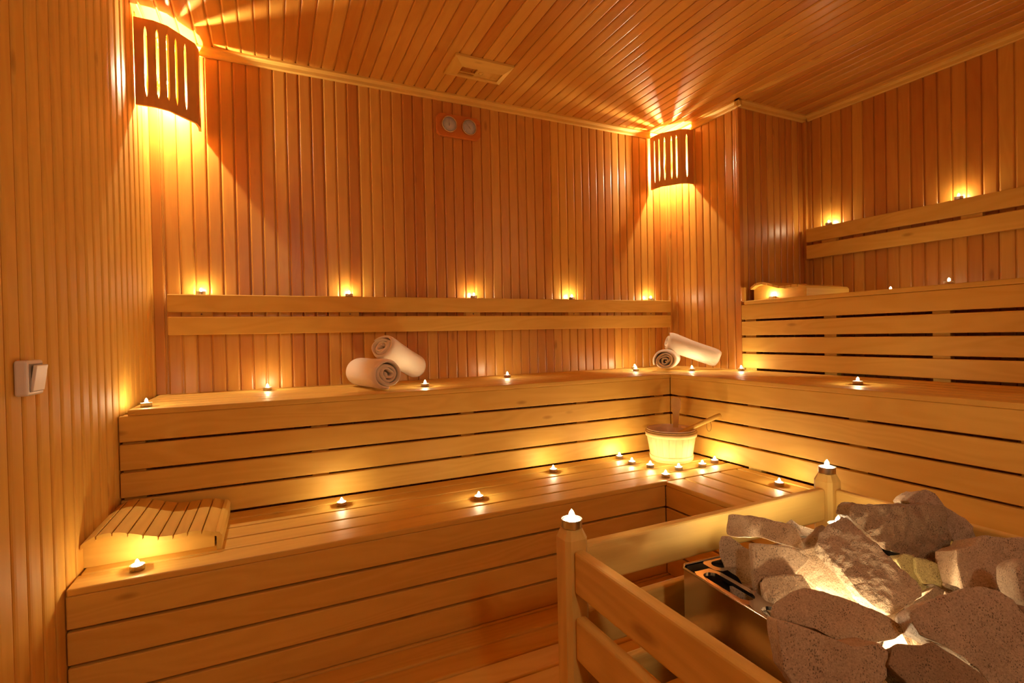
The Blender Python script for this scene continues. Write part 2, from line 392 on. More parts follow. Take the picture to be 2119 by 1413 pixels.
# backrests
t = thing('backrest', 'long two-slat backrest on the back wall, five candles on top', 'backrest', (1.5, 0, 1.2), group='two-slat backrests')
for z0, z1 in ((1.2365, 1.320), (1.128, 1.2145)):
    m = MB(); m.box(0.015, 3.06, -0.062, -0.0405, z0, z1, bx, bev=0.004); m.build('slat', t)
for a, b in ((.106, .195), (.79, .884), (1.50, 1.591), (2.208, 2.294), (2.853, 2.933)):
    m = MB(); m.box(a, b, -0.0400, -0.0005, 1.135, 1.316, bz, bev=0.003); o = m.build('spacer_block', t)
    m = MB(); m.lathe([(0, 0), (.004, 0), (.004, -.002), (0, -.002)], 10, M_screw, M=Matrix.Translation(((a+b)/2, -.0405, 1.2275)) @ Matrix.Rotation(-math.pi/2, 4, 'X')); m.build('screw', o)
t = thing('backrest', 'two-slat backrest on the right wall above the top bench, two candles on top', 'backrest', (3.7, -1.5, 1.6), group='two-slat backrests')
ang = math.atan2(XR(YF)-XR(-CC), -(YF+CC))
MR = Matrix.Translation((XR(-.66), -.66, 0)) @ Matrix.Rotation(ang, 4, 'Z')
for z0, z1 in ((1.668, 1.757), (1.558, 1.648)):
    m = MB(); m.box(-0.060, -0.0385, -3.2, 0, z0, z1, by, bev=0.004, M=MR); m.build('slat', t)
for y in (-.135, -.86, -1.6, -2.4, -3.05):
    m = MB(); m.box(-0.038, -0.001, y-.045, y+.045, 1.565, 1.753, bz, bev=0.003, M=MR); m.build('spacer_block', t)

# ------------------------------------------------------------------ tealight
def flame_mat():
    return emit('flame', CANDLE_C, CANDLE_W/(math.pi*4.0e-4))
M_flame = flame_mat()
def make_candle():
    t = thing('tealight_candle', '', 'candle')
    m = MB(); m.lathe([(0, 0), (0.0178, 0), (0.0188, 0.001), (0.0190, 0.0145), (0.0195, 0.0155), (0.0188, 0.0155), (0.0182, 0.0145), (0.0180, 0.002)], 32, M_alu); m.build('foil_cup', t)
    m = MB(); m.lathe([(0, 0.0132), (0.004, 0.0126), (0.012, 0.0129), (0.0179, 0.0138), (0.0180, 0.003)], 28, M_wax); m.build('wax', t)
    m = MB(); m.tube([(0, 0, .012), (0.0003, 0, .016), (.001, 0, .020)], .0008, M_wick, 6); m.build('wick', t)
    m = MB(); m.lathe([(0, .0160), (.0034, .0168), (.0052, .0195), (.0054, .0222), (.0044, .0262), (.0022, .0298), (0, .0325)], 10, M_flame, smooth=True); m.build('flame', t)
    return t
CAND = [
 # x, y, z, label, group
 (0.010, -0.520, Z2, 'lit tealight candle at the left end of the upper back bench, beside the left wall', 'candles on the upper benches'),
 (0.428, -0.118, Z2, 'lit tealight candle on the upper back bench between left wall and the first towels', 'candles on the upper benches'),
 (1.133, -0.430, Z2, 'lit tealight candle right in front of the large towel roll pair', 'candles on the upper benches'),
 (1.690, -0.194, Z2, 'lit tealight candle midway along the upper back bench, between the two towel pairs', 'candles on the upper benches'),
 (2.546, -0.294, Z2, 'lit tealight candle left of the corner towels, nearer the bench edge of two', 'candles on the upper benches'),
 (2.665, -0.135, Z2, 'lit tealight candle left of the corner towels, nearer the back wall of two', 'candles on the upper benches'),
 (2.816, -0.500, Z2, 'lit tealight candle in front of the leaning corner towel', 'candles on the upper benches'),
 (3.025, -0.690, Z2, 'lit tealight candle at the foot of the top tier, right of the corner towels', 'candles on the upper benches'),
 (2.731, -1.544, Z2, 'lit tealight candle on the middle right bench, farthest right on that bench', 'candles on the upper benches'),
 (0.073, -1.045, Z1, 'lit tealight candle on the lower bench in front of the curved headrest', 'candles on the lower benches'),
 (0.692, -0.731, Z1, 'lit tealight candle on the lower back bench, first one right of the headrest', 'candles on the lower benches'),
 (1.210, -0.931, Z1, 'lit tealight candle near the lower back bench edge, left of the fence post', 'candles on the lower benches'),
 (1.688, -0.715, Z1, 'lit tealight candle alone on the lower back bench, left of the cluster by the bucket', 'candles on the lower benches'),
 (2.130, -0.659, Z1, 'lit tealight candle of the bucket cluster, closest to the back panel', 'candles clustered by the bucket'),
 (2.112, -0.787, Z1, 'lit tealight candle of the bucket cluster, second from its left end', 'candles clustered by the bucket'),
 (2.148, -0.885, Z1, 'lit tealight candle of the bucket cluster, third from its left end', 'candles clustered by the bucket'),
 (2.095, -1.054, Z1, 'lit tealight candle of the bucket cluster, exactly at the inner bench corner', 'candles clustered by the bucket'),
 (2.235, -0.990, Z1, 'lit tealight candle of the bucket cluster, in front of the bucket centre', 'candles clustered by the bucket'),
 (2.380, -1.000, Z1, 'lit tealight candle of the bucket cluster, second from its right end', 'candles clustered by the bucket'),
 (2.490, -0.975, Z1, 'lit tealight candle of the bucket cluster, farthest right beside the right panel', 'candles clustered by the bucket'),
 (2.422, -1.394, Z1, 'lit tealight candle alone on the right slats, left of the far fence post', 'candles on the lower benches'),
 (0.942, -2.092, 0.737, 'lit tealight candle on top of the near fence post', 'candles on the fence posts'),
 (1.680, -2.090, 0.737, 'lit tealight candle on top of the far fence post', 'candles on the fence posts'),
 (0.151, -0.040, 1.3200, 'lit tealight candle on the back wall backrest, first from the left', 'candles on the back wall backrest'),
 (0.835, -0.040, 1.3200, 'lit tealight candle on the back wall backrest, second from the left', 'candles on the back wall backrest'),
 (1.552, -0.040, 1.3200, 'lit tealight candle on the back wall backrest, the middle of five', 'candles on the back wall backrest'),
 (2.238, -0.040, 1.3200, 'lit tealight candle on the back wall backrest, fourth from the left', 'candles on the back wall backrest'),
 (2.895, -0.040, 1.3200, 'lit tealight candle on the back wall backrest, rightmost, near the corner lamp', 'candles on the back wall backrest'),
 (XR(-.8)-0.040, -0.800, 1.7575, 'lit tealight candle on the right wall backrest, the left one near the column', 'candles on the right wall backrest'),
 (XR(-1.47)-0.040, -1.470, 1.7575, 'lit tealight candle on the right wall backrest, the right one', 'candles on the right wall backrest'),
 (3.190, -1.670, Z3, 'lit tealight candle on the top bench, the bright one on the right', 'candles on the top bench'),
 (3.140, -0.822, Z3, 'lit tealight candle on the top bench in front of the wooden headrest', 'candles on the top bench'),
 (3.430, -1.305, Z3, 'lit tealight candle on the top bench, just its flame tip showing right of the headrest', 'candles on the top bench'),
]
HEAT_CANDLES = []
c0 = make_candle(); first = True
def put_candle(x, y, z, lab, grp):
    global first
    if first:
        c0.location = (x, y, z); c0['label'] = lab; c0['group'] = grp; first = False; return c0
    return copy_tree(c0, (x, y, z), lab, grp)
for a in CAND: put_candle(a[0], a[1], a[2]+.0004, a[3], a[4])

# ------------------------------------------------------------------ corner sconces
M_bulb = emit('bulb_glow', BULB_C, BULB_W/(math.pi*4*math.pi*0.011**2))
def sconce(label, ox, oy, sx, sy, slots, gap_b=0.014, wx=1.0, a0=0.001):
    """ox,oy corner; sx along back wall direction, sy away from back wall. slots: positions along the plan line"""
    t = thing('corner_sconce', label, 'wall lamp', (ox, oy, 2.10), group='slatted corner lamps')
    plan = [(a_*wx, b_) for a_, b_ in [(a0, 0.247), (0.05, 0.246), (0.092, 0.226), (0.170, 0.118), (0.178, 0.07), (0.176, gap_b)]]
    seg = [math.dist(plan[i], plan[i+1]) for i in range(5)]; Lt = sum(seg)
    def at(s):
        s = max(0, min(Lt, s))
        for i, q in enumerate(seg):
            if s <= q+1e-9 or i == 4:
                u = s/q; a, b = plan[i], plan[i+1]; break
            s -= q
        p = Vector((a[0]+(b[0]-a[0])*u, a[1]+(b[1]-a[1])*u)); d = Vector((b[0]-a[0], b[1]-a[1])).normalized()
        return p, Vector((-d.y, d.x))        # inward normal sign fixed below
    zs = [(2.112, 0), (2.150, 0), (2.172, .8), (2.20, 1), (2.41, 1), (2.435, .75), (2.452, 0), (2.483, 0)]
    m = MB(); th = 0.011; brk = [0]+slots+[Lt]; corners = [sum(seg[:i]) for i in range(1, 5)]
    for i in range(len(brk)-1):
        a, b = brk[i], brk[i+1]
        inner = [c for c in corners if a+.009 < c < b-.009]
        cols = [('a', a)]+[('c', c) for c in inner]+[('b', b)]
        vs = []; nc = len(cols)
        for z, k in zs:
            for tpe, s_ in cols:
                if tpe == 'a' and i > 0: s_ += 0.0058*k
                if tpe == 'b' and i < len(brk)-2: s_ -= 0.0058*k
                p, n = at(s_)
                if n.dot(Vector((0.03, 0.03))-p) < 0: n = -n
                for q in (p, p+n*th): vs.append((ox+sx*q.x, oy-sy*q.y, z))
        fs = []
        W = nc*2
        for r in range(len(zs)-1):
            for c in range(nc-1):
                o = r*W+c*2
                fs += [[o, o+2, o+2+W, o+W], [o+1, o+1+W, o+3+W, o+3]]
            o = r*W; fs.append([o, o+W, o+1+W, o+1]); o = r*W+(nc-1)*2; fs.append([o, o+1, o+1+W, o+W])
        for c in range(nc-1):
            o = c*2; fs.append([o, o+1, o+3, o+2]); o = (len(zs)-1)*W+c*2; fs.append([o, o+2, o+3, o+1])
        m.add(vs, fs, wood('shade', 2), random.random())
    o = m.build('shade', t)
    b = bmesh.new(); b.from_mesh(o.data); bmesh.ops.remove_doubles(b, verts=list(b.verts), dist=1e-5); bmesh.ops.recalc_face_normals(b, faces=list(b.faces)); b.to_mesh(o.data); b.free()
    bxp = Vector((ox+sx*0.072, oy-sy*0.082, 2.295))
    m = MB(); m.lathe([(0, -.011), (.006, -.0092), (.010, -.004), (.011, 0), (.010, .004), (.006, .0092), (0, .011)], 16, M_bulb, c=bxp); m.build('bulb', t)
    cr = Vector((ox+sx*0.004, oy-sy*0.004, 2.295)); dd = (bxp-cr).normalized()
    m = MB(); m.tube([cr, bxp-dd*.040], .009, M_white, 12); m.tube([bxp-dd*.045, bxp-dd*.013], .012, M_white, 16); m.build('socket', t)
    return t
sconce('slatted wooden lamp in the left corner, the larger one near the left wall', XL(0)+.006, 0, 1, 1, [0.041, 0.084, 0.122, 0.163, 0.210, 0.316], wx=1.165, a0=-0.010)
sconce('slatted wooden lamp in the far right corner, above the end of the backrest', W1-.001, 0, -1, 1, [0.054, 0.124, 0.158, 0.204, 0.245, 0.286])
t = thing('added_fill_lamp', 'added round fill lamp out of the picture, behind the camera', 'wall lamp', (0.55, YF, 1.90))  # unseen lamp, added to brighten the front stones and near fence
MB_ = Matrix.Translation((0.55, YF+.001, 1.95)) @ Matrix.Rotation(-math.pi/2, 4, 'X')
m = MB(); m.lathe([(0, 0), (.105, 0), (.108, .006), (.108, .028), (.100, .034), (.092, .030), (0, .026)], 40, M_white, M=MB_); m.build('base_ring', t)
m = MB(); m.lathe([(.091, .031), (.088, .050), (.072, .072), (.045, .088), (0, .094)], 36, emit('fill_lamp_glow', BULB_C, FILL_W/(math.pi*.036)), M=MB_); m.build('fill_globe', t)
sconce('added slatted fill lamp out of the picture, behind the camera on the right', XR(YF)-.01, YF, -1, -1, [0.054, 0.124, 0.158, 0.204, 0.245, 0.286])  # third corner lamp is made up, added to brighten the room from behind

# ------------------------------------------------------------------ thermometer board, vent, switch
t = thing('sauna_thermometer', 'reddish wooden board with two round dials on the back wall', 'thermometer', (1.49, 0, 2.275))
MW = Matrix.Translation((1.488, -0.0005, 2.338)) @ Matrix.Rotation(math.pi/2, 4, 'X')    # local x right, y up, z towards room
hw, hh, ch = 0.137, 0.0655, 0.022
m = MB(); m.prism([(-hw+ch, -hh), (hw-ch, -hh), (hw, -hh+ch), (hw, hh-ch), (hw-ch, hh), (-hw+ch, hh), (-hw, hh-ch), (-hw, -hh+ch)], 0.0, 0.024, wood('red', 0), MW, bev=0.003); m.build('board', t)
for cx, cyy, a in ((-0.061, 0.004, 92), (0.063, 0.004, 130)):
    Md = MW @ Matrix.Translation((cx, cyy, 0.024))
    m = MB(); m.lathe([(.0415, 0), (.0470, 0), (.0475, .006), (.045, .0095), (.0425, .008), (.0415, 0.002)], 40, M_brass, M=Md); ring_ = m.build('dial_ring', t)
    m = MB(); m.lathe([(0, .002), (.0425, .002), (.0425, .0005)], 40, M_dial, M=Md)
    d = m.build('dial', t)
    m = MB()
    for k in range(31):
        q = math.radians(-50+k*280/30); r0 = .029 if k % 5 == 0 else .033
        Mk = Md @ Matrix.Rotation(q, 4, 'Z'); m.box(r0, .038, -.0005, .0005, .002, .0026, M_ink, bev=0, M=Mk)
    m.build('scale_marks', d)
    m = MB(); Mk = Md @ Matrix.Rotation(math.radians(a), 4, 'Z')
    m.prism([(-.013, -.0020), (.033, -.0007), (.033, .0007), (-.013, .0020)], .0035, .0042, M_ink, Mk); m.lathe([(0, .003), (.003, .003), (.003, .0055), (0, .0055)], 14, M_ink, M=Md); m.build('needle', d)
    m = MB(); m.lathe([(0, .0135), (.012, .0130), (.026, .0113), (.038, .0082), (.0424, .0060), (.0424, .0050), (.037, .0070), (.026, .0100), (.012, .0117), (0, .0122)], 40, M_glass, M=Md); m.build('dial_glass', t)
t = thing('ceiling_vent', 'light wooden sliding vent in the ceiling above the thermometer', 'vent', (1.49, -.345, H-.024))
zt = H-0.0005; m = MB(); ox0, ox1, oy0, oy1 = 1.326, 1.650, -0.452, -0.250; ix0, ix1, iy0, iy1 = 1.386, 1.616, -0.378, -0.293
def frame_bar(m, p, mat):
    lo_, hi_ = H-0.022, zt
    vs = [(x, y, z) for x, y, z in p]; m.add(vs, [[0, 1, 2, 3], [4, 7, 6, 5], [0, 4, 5, 1], [1, 5, 6, 2], [2, 6, 7, 3], [3, 7, 4, 0]], mat)
for (A, B, C, D, mt) in [((ox0, oy0), (ox1, oy0), (ix1, iy0), (ix0, iy0), bx), ((ox1, oy0), (ox1, oy1), (ix1, iy1), (ix1, iy0), by),
                         ((ox1, oy1), (ox0, oy1), (ix0, iy1), (ix1, iy1), bx), ((ox0, oy1), (ox0, oy0), (ix0, iy0), (ix0, iy1), by)]:
    frame_bar(m, [(*A, H-.012), (*B, H-.012), (*C, H-.024), (*D, H-.024), (*A, zt), (*B, zt), (*C, zt), (*D, zt)], mt)
o = m.build('frame', t); b = bmesh.new(); b.from_mesh(o.data); bmesh.ops.recalc_face_normals(b, faces=list(b.faces)); b.to_mesh(o.data); b.free()
m = MB(); m.box(1.478, ix1-.001, iy0+.0005, iy1-.0005, H-.016, H-.008, bx, bev=.0015); sl = m.build('slider', t)
m = MB(); m.lathe([(0, 0), (.010, 0), (.012, .0015), (.0135, .0015), (.0135, 0)], 20, bx, c=(1.507, -.335, H-.0175)); m.build('finger_grip', sl)
m = MB(); m.box(ix0, 1.48, -.318, -.312, H-.018, H-.011, by, bev=.001); m.build('rail', t)
t = thing('light_switch', 'white square light switch on the left wall', 'light switch', (XL(-1.295), -1.295, .975))
MS = Matrix.Translation((XL(-1.295)+.0005, -1.297, 1.016)) @ Matrix.Rotation(math.atan(-0.037), 4, 'Z')
m = MB(); m.box(0, .026, -.042, .042, -.042, .042, M_white, bev=.006, M=MS, seg=3); bs = m.build('housing', t)
m = MB(); m.box(.0262, .0278, -.0335, .0335, -.0335, .0335, M_seam, bev=.001, M=MS); m.build('seam', t)
m = MB(); Mr = MS @ Matrix.Translation((.0282, 0, 0)) @ Matrix.Rotation(0.14, 4, 'Y')
m.box(0, .0075, -.030, .030, -.031, .031, M_white, bev=.0015, M=Mr); m.build('rocker', t)

# ------------------------------------------------------------------ headrests
def headrest(label, loc, rz, mirror=1):
    t = thing('wooden_headrest', label, 'headrest', loc, rz, group='curved slatted headrests')
    W = t.matrix_basis
    # profile of the top surface: local x from high end (0) to low end, local y = across, z above bench
    P = [(0.000, .082), (0.030, .100), (0.060, .106), (0.090, .103), (0.120, .094), (0.160, .080), (0.200, .069), (0.240, .068), (0.280, .072), (0.315, .068), (0.340, .058)]
    def zt(x):
        for i in range(len(P)-1):
            if x <= P[i+1][0]:
                u = (x-P[i][0])/(P[i+1][0]-P[i][0]); u2 = u
                return P[i][1]+(P[i+1][1]-P[i][1])*u2
        return P[-1][1]
    n = 9; wdt = 0.0355; pitch = 0.0388; y0, y1 = (0.0, 0.37)
    for k in range(n):
        m = MB(); a = 0.0+k*pitch-.002; b = a+wdt; th = 0.014
        xs = [a, a+.003, (a+b)/2, b-.003, b]
        zs_ = [zt(a)-.002, zt(a+.003), zt((a+b)/2), zt(b-.003), zt(b)-.002]
        poly = list(zip(xs, zs_))+[(b, zt(b)-th), (a, zt(a)-th)]
        vs = [W @ Vector((x, mirror*y, z)) for y in (y0, y1) for x, z in poly]; q = len(poly)
        fs = [[i, (i+1) % q, (i+1) % q+q, i+q] for i in range(q)]+[list(range(q))[::-1], [i+q for i in range(q)]]
        if mirror > 0: fs = [f[::-1] for f in fs]
        m.add(vs, fs, wood('bench', 1)); o = m.build('slat', t)
    # lip that curls down at the low end
    m = MB(); e = 9*pitch-.004
    poly = [(e, .060), (e+.010, .056), (e+.018, .044), (e+.016, .0), (e+.002, .0), (e+.002, .044), (e-.004, .046)]
    vs = [W @ Vector((x, mirror*y, z)) for y in (y0-.002, y1+.002) for x, z in poly]; q = len(poly)
    fs = [[i, (i+1) % q, (i+1) % q+q, i+q] for i in range(q)]+[list(range(q))[::-1], [i+q for i in range(q)]]
    if mirror > 0: fs = [f[::-1] for f in fs]
    m.add(vs, fs, wood('bench', 1)); m.build('lip', t)
    for ya in (0.034, 0.320):
        m = MB(); xs = [0.006+i*0.0165 for i in range(21)]
        poly = [(-0.004, 0.0), (-0.004, zt(0)-.0145)]+[(x, zt(x)-.0145) for x in xs if x < .335]+[(0.338, .040), (0.338, 0.0)]
        vs = [W @ Vector((x, mirror*y, z)) for y in (ya, ya+.018) for x, z in poly]; q = len(poly)
        fs = [[i, (i+1) % q, (i+1) % q+q, i+q] for i in range(q)]+[list(range(q))[::-1], [i+q for i in range(q)]]
        if mirror > 0: fs = [f[::-1] for f in fs]
        m.add(vs, fs, wood('bench', 0)); m.build('side_board', t)
    return t
headrest('curved slatted wooden headrest on the lower bench against the left wall', (-0.073, -0.990, Z1+.0005), 0.0)
headrest('curved slatted wooden headrest on the top right bench beside the column', (3.118, -0.690, Z3+.0005), -math.pi/2)

# ------------------------------------------------------------------ bucket and ladle
BC = Vector((2.352, -0.812, Z1+.0005))
t = thing('sauna_bucket', 'small pale wooden bucket with one tall stave in the bench corner', 'bucket', BC)
r0, r1, hb_ = .103, .129, .158; nst = 22
ba = math.atan2(0.62, 0.9)          # tall stave stands at the back of the bucket
for k in range(nst):
    pass
m = MB(); wk = wood('bucket', 2)
for k in range(nst):
    a0 = ba+(k-.5)*2*math.pi/nst+.004; a1 = ba+(k+.5)*2*math.pi/nst-.004; vs = []
    for z, r in ((0, r0), (hb_, r1)):
        for rr in (r, r-.012):
            for a in (a0, (a0+a1)/2, a1): vs.append(BC+Vector((rr*math.cos(a), rr*math.sin(a), z)))
    fs = [[0, 1, 7, 6], [1, 2, 8, 7], [4, 3, 9, 10], [5, 4, 10, 11], [6, 7, 10, 9], [7, 8, 11, 10], [0, 3, 4, 1], [1, 4, 5, 2], [0, 6, 9, 3], [2, 5, 11, 8]]
    m.add(vs, fs, wk)
m.lathe([(0, .012), (.099, .012)], 40, wk, c=BC, smooth=False)
m.build('staves', t)
m = MB(); m.lathe([(.095, .016), (.112, .150), (.1175, .165), (.124, .1665), (.1245, .163), (.1165, .158)], 48, M_liner, c=BC); m.build('liner', t)
for za, zb in ((.006, .030), (.128, .151)):
    def rz_(z): return r0+(r1-r0)*z/hb_
    m = MB(); m.lathe([(rz_(za)+.0002, za), (rz_(za)+.0052, za), (rz_(zb)+.0052, zb), (rz_(zb)+.0002, zb)], 48, wk, c=BC); m.build('hoop', t)
m = MB(); dirb = Vector((math.cos(ba), math.sin(ba), 0)); tang = Vector((-math.sin(ba), math.cos(ba), 0))
prof = [(.150, .014), (.20, .0145), (.235, .017), (.262, .024), (.285, .0265), (.302, .0235), (.312, .014)]
vs = []
for z, w in prof:
    rr = r0+(r1-r0)*min(z, .34)/hb_*.8+.002
    for d_ in (0, -.014):
        for s_ in (-1, 1): vs.append(BC+dirb*(rr+d_)+tang*(s_*w)+Vector((0, 0, z)))
fs = []
for i in range(len(prof)-1):
    o = i*4; fs += [[o, o+1, o+5, o+4], [o+3, o+2, o+6, o+7], [o, o+4, o+6, o+2], [o+1, o+3, o+7, o+5]]
fs += [[0, 2, 3, 1], [24, 25, 27, 26]]
m.add(vs, fs, wk); o = m.build('handle_stave', t)
b = bmesh.new(); b.from_mesh(o.data); bmesh.ops.recalc_face_normals(b, faces=list(b.faces)); b.to_mesh(o.data); b.free()
LA = Vector((2.508, -1.005, .668)); LB = Vector((2.300, -.800, .520)); t = thing('sauna_ladle', 'wooden ladle leaning out of the bucket against the right panel', 'ladle', LB)
m = MB(); dv = (LA-LB); m.tube([LB+dv*k for k in (0, .25, .5, .8, .93, .985, 1.0)], [.0085, .0095, .011, .0115, .012, .0105, .006], wood('bench', 0), 14); m.build('handle', t)
m = MB(); m.lathe([(0, 0), (.022, .002), (.030, .012), (.033, .030), (.030, .030), (.026, .014), (0, .005)], 24, wk, c=LB+Vector((-.030, .012, -.018))); m.build('bowl', t)
m = MB(); pk = LB+dv*.80+Vector((0, 0, -.006)); m.tube([pk+Vector((0.010*math.sin(q*1.0)*.6, -0.010*math.sin(q), -.026+.026*math.cos(q))) for q in [i*2*math.pi/16 for i in range(17)]], .0009, M_cord, 6); m.build('hanging_loop', t)

# ------------------------------------------------------------------ towels
def towel(label, A, B, R, seed, turns=3.6, flat=1.0, tail=0.0):
    A = Vector(A); B = Vector(B); ax = (B-A); Lg = ax.length; ax.normalize()
    side = ax.cross(Vector((0, 0, 1))).normalized(); up = side.cross(ax).normalized()
    t = thing('rolled_towel', label, 'towel', (A+B)/2-Vector((0, 0, R)), group='white towels rolled up in two pairs')
    rn = random.Random(seed); th = (R-.010)/turns*.86; seg = 36; NS = int(turns*seg); NL = 18
    ph = [rn.uniform(0, 6.28) for _ in range(8)]
    cen = []
    for i in range(NS+1):
        q = i/seg*2*math.pi; rr = .009+(R-th*.5-.009)*(i/NS)
        inner = (1-i/NS)
        rr += (.0035*math.sin(2*q+ph[0])+.003*math.sin(3*q*.9+ph[1]))*(.3+inner)
        cen.append((q+ph[2], rr))
    vs = []; fs = []
    for j in range(NL+1):
        f = j/NL; s_ = f*Lg
        e = min(f, 1-f)*2; shrink = 1-.05*(1-min(1, e*8))**2
        for k, (q, rr) in enumerate(cen):
            ends = 1-min(1, e*5)
            wob = .0022*math.sin(5*f+ph[3]+q*.5)+.0016*noise.noise(Vector((q*1.3, f*6, seed)))
            slide = (.005*math.sin(q*.5+ph[4])+.002*math.sin(1.7*q+ph[5]))*ends
            for o_ in (-.5, .5):
                r2 = max(.002, (rr+wob)*(1-.06*ends if o_ > 0 else 1)+o_*th*(1-.45*(1-min(1, e*14))))*shrink
                c = side*(r2*math.cos(q))*1.07+up*(r2*math.sin(q))*.97
                c += up*0
                vs.append(A+ax*(s_+(slide if f > .5 else -slide))+c)
    W = (NS+1)*2
    for j in range(NL):
        for k in range(NS):
            o = j*W+k*2; fs.append([o+1, o+3, o+3+W, o+1+W]); fs.append([o, o+W, o+2+W, o+2])
        o = j*W; fs.append([o, o+1, o+1+W, o+W]); o = j*W+NS*2; fs.append([o, o+W, o+1+W, o+1])
    for k in range(NS):
        o = k*2; fs.append([o, o+2, o+3, o+1]); o = NL*W+k*2; fs.append([o, o+1, o+3, o+2])
    m = MB(); m.add(vs, fs, M_towel, .5, True); o = m.build('towel_body', t)
    return t
towel('rolled white towel lying flat on the bench, lower of the left pair', (0.938, -0.510, Z2+.0775), (0.862, -0.150, Z2+.0775), .079, 3, 3.4)
towel('rolled white towel propped on another, upper of the left pair', (0.938, -0.345, Z2+.204), (1.172, -0.125, Z2+.073), .071, 8, 3.3)
towel('rolled white towel lying flat, lower of the corner pair', (2.640, -0.455, Z2+.070), (2.880, -0.245, Z2+.070), .071, 5, 3.8)
towel('rolled white towel leaning sideways, upper of the corner pair', (2.775, -0.330, Z2+.188), (3.035, -0.500, Z2+.064), .063, 15, 3.5)

# ------------------------------------------------------------------ fence round the stove
px_, py_, pz_ = wood('pine', 0), wood('pine', 1), wood('pine', 2)
FX0, FX1, FY0, FY1 = .942, 1.680, -2.090, -2.830
t = thing('stove_fence', 'pine guard fence with posts and rails round the stove', 'fence', (1.31, -2.46, 0))
def post(cx, cyy):
    m = MB(); s_, c_ = .0235, .008
    def ring(h, s_, c_): return [(cx+a, cyy+b, h) for a, b in ((-s_+c_, -s_), (s_-c_, -s_), (s_, -s_+c_), (s_, s_-c_), (s_-c_, s_), (-s_+c_, s_), (-s_, s_-c_), (-s_, -s_+c_))]
    vs = ring(0, s_, c_)+ring(.719, s_, c_)+ring(.7365, s_-.0075, .005)
    fs = [[i, (i+1) % 8, (i+1) % 8+8, i+8] for i in range(8)]+[[i+8, (i+1) % 8+8, (i+1) % 8+16, i+16] for i in range(8)]+[[16+i for i in range(8)], [7-i for i in range(8)]]
    m.add(vs, fs, pz_); m.build('post', t)
for a in ((FX0, FY0), (FX1, FY0), (FX0, FY1), (FX1, FY1)): post(*a)
for z0, z1 in ((.625, .703), (.505, .583), (.385, .463)):
    for y in (FY0, FY1):
        m = MB(); m.box(FX0+.0236, FX1-.0236, y-.011, y+.011, z0, z1, px_, bev=.006, seg=3); m.build('rail', t)
    for x in (FX0, FX1):
        m = MB(); m.box(x-.011, x+.011, FY1+.0236, FY0-.0236, z0, z1, py_, bev=.006, seg=3); m.build('rail', t)

# ------------------------------------------------------------------ stove and stones
HX, HY, HZ = 1.122, -2.175, .660       # near-left back corner of the steel body (photo side)
hr = math.radians(-4.0)
t = thing('sauna_stove', 'steel sauna stove with slotted rim, filled with stones', 'stove', (1.33, -2.38, 0), 0)
MH = Matrix.Translation((HX, HY, 0)) @ Matrix.Rotation(hr, 4, 'Z')
HWd, HDp = .50, .56; chm = .011
def octo(x0, x1, y0, y1, c): return [(x0+c, y1), (x0, y1-c), (x0, y0+c), (x0+c, y0), (x1-c, y0), (x1, y0+c), (x1, y1-c), (x1-c, y1)]
oc = octo(0, HWd, -HDp, 0, chm); m = MB(); vs = []
for z in (.10, HZ): vs += [MH @ Vector((x, y, z)) for x, y in oc]
ic = octo(.003, HWd-.003, -HDp+.003, -.003, chm)
for z in (.10, HZ-.002): vs += [MH @ Vector((x, y, z)) for x, y in ic]
fs = [[i, (i+1) % 8, (i+1) % 8+8, i+8][::1] for i in range(8)]+[[i+16, i+24, (i+1) % 8+24, (i+1) % 8+16] for i in range(8)]+[list(range(8))]
m.add(vs, fs, M_steel); o = m.build('casing', t)
# rim: slotted steel band
def slot_band(m, P, Q, wid, nsl, z, first_short=False):
    P = Vector(P); Q = Vector(Q); L = (Q-P).length; d = (Q-P)/L; n = Vector((-d.y, d.x, 0))
    cell = L/nsl; hl, hw_ = cell*.5-.011, wid*.5-.0095
    for k in range(nsl):
        c = P+d*(cell*(k+.5))+n*(wid/2)
        outer = []; inner = []; K = 24
        for i in range(K):
            a = 2*math.pi*i/K; ca, sa = math.cos(a), math.sin(a)
            r = min(cell/2/abs(ca) if abs(ca) > 1e-6 else 9, wid/2/abs(sa) if abs(sa) > 1e-6 else 9)
            outer.append((ca*r, sa*r))
            ex = max(0, hl-hw_); inner.append((ca*hw_+(ex if ca > 1e-6 else -ex if ca < -1e-6 else 0), sa*hw_))
        vs = []
        for (a, b), zz in [(o_, z) for o_ in outer]+[(o_, z) for o_ in inner]+[(o_, z-.006) for o_ in inner]: vs.append(MH @ (c+d*a+n*b+Vector((0, 0, zz))))
        fs = []
        for i in range(K):
            j = (i+1) % K; fs.append([i, j, j+K, i+K]); fs.append([i+K, j+K, j+2*K, i+2*K])
        m.add(vs, fs, M_steel)
wb = .048; m = MB()
slot_band(m, (0.0005, -.030, 0), (0.0005, -HDp+.03, 0), wb, 4, HZ)
slot_band(m, (.045, -wb-.0005, 0), (HWd-.045, -wb-.0005, 0), wb, 4, HZ)
slot_band(m, (HWd-wb, -.045, 0), (HWd-wb, -HDp+.045, 0), wb, 4, HZ)
slot_band(m, (.045, -HDp+.0005, 0), (HWd-.045, -HDp+.0005, 0), wb, 4, HZ)
m.build('slotted_rim', t)
m = MB(); m.tube([MH @ Vector((x, y, HZ)) for x, y in oc+[oc[0]]], .0022, M_steel, 8, cap=False); m.build('rolled_edge', t)
m = MB(); m.box(.01, HWd-.01, -HDp+.01, -.01, HZ-.10, HZ-.095, M_dark, bev=0, M=MH); m.build('stone_grate', t)
m = MB()
for a, b in ((.05, -.05), (HWd-.05, -.05), (.05, -HDp+.05), (HWd-.05, -HDp+.05)):
    m = MB(); m.box(a-.012, a+.012, b-.012, b+.012, 0, .0995, M_dark, bev=.001, M=MH); m.build('foot', t)

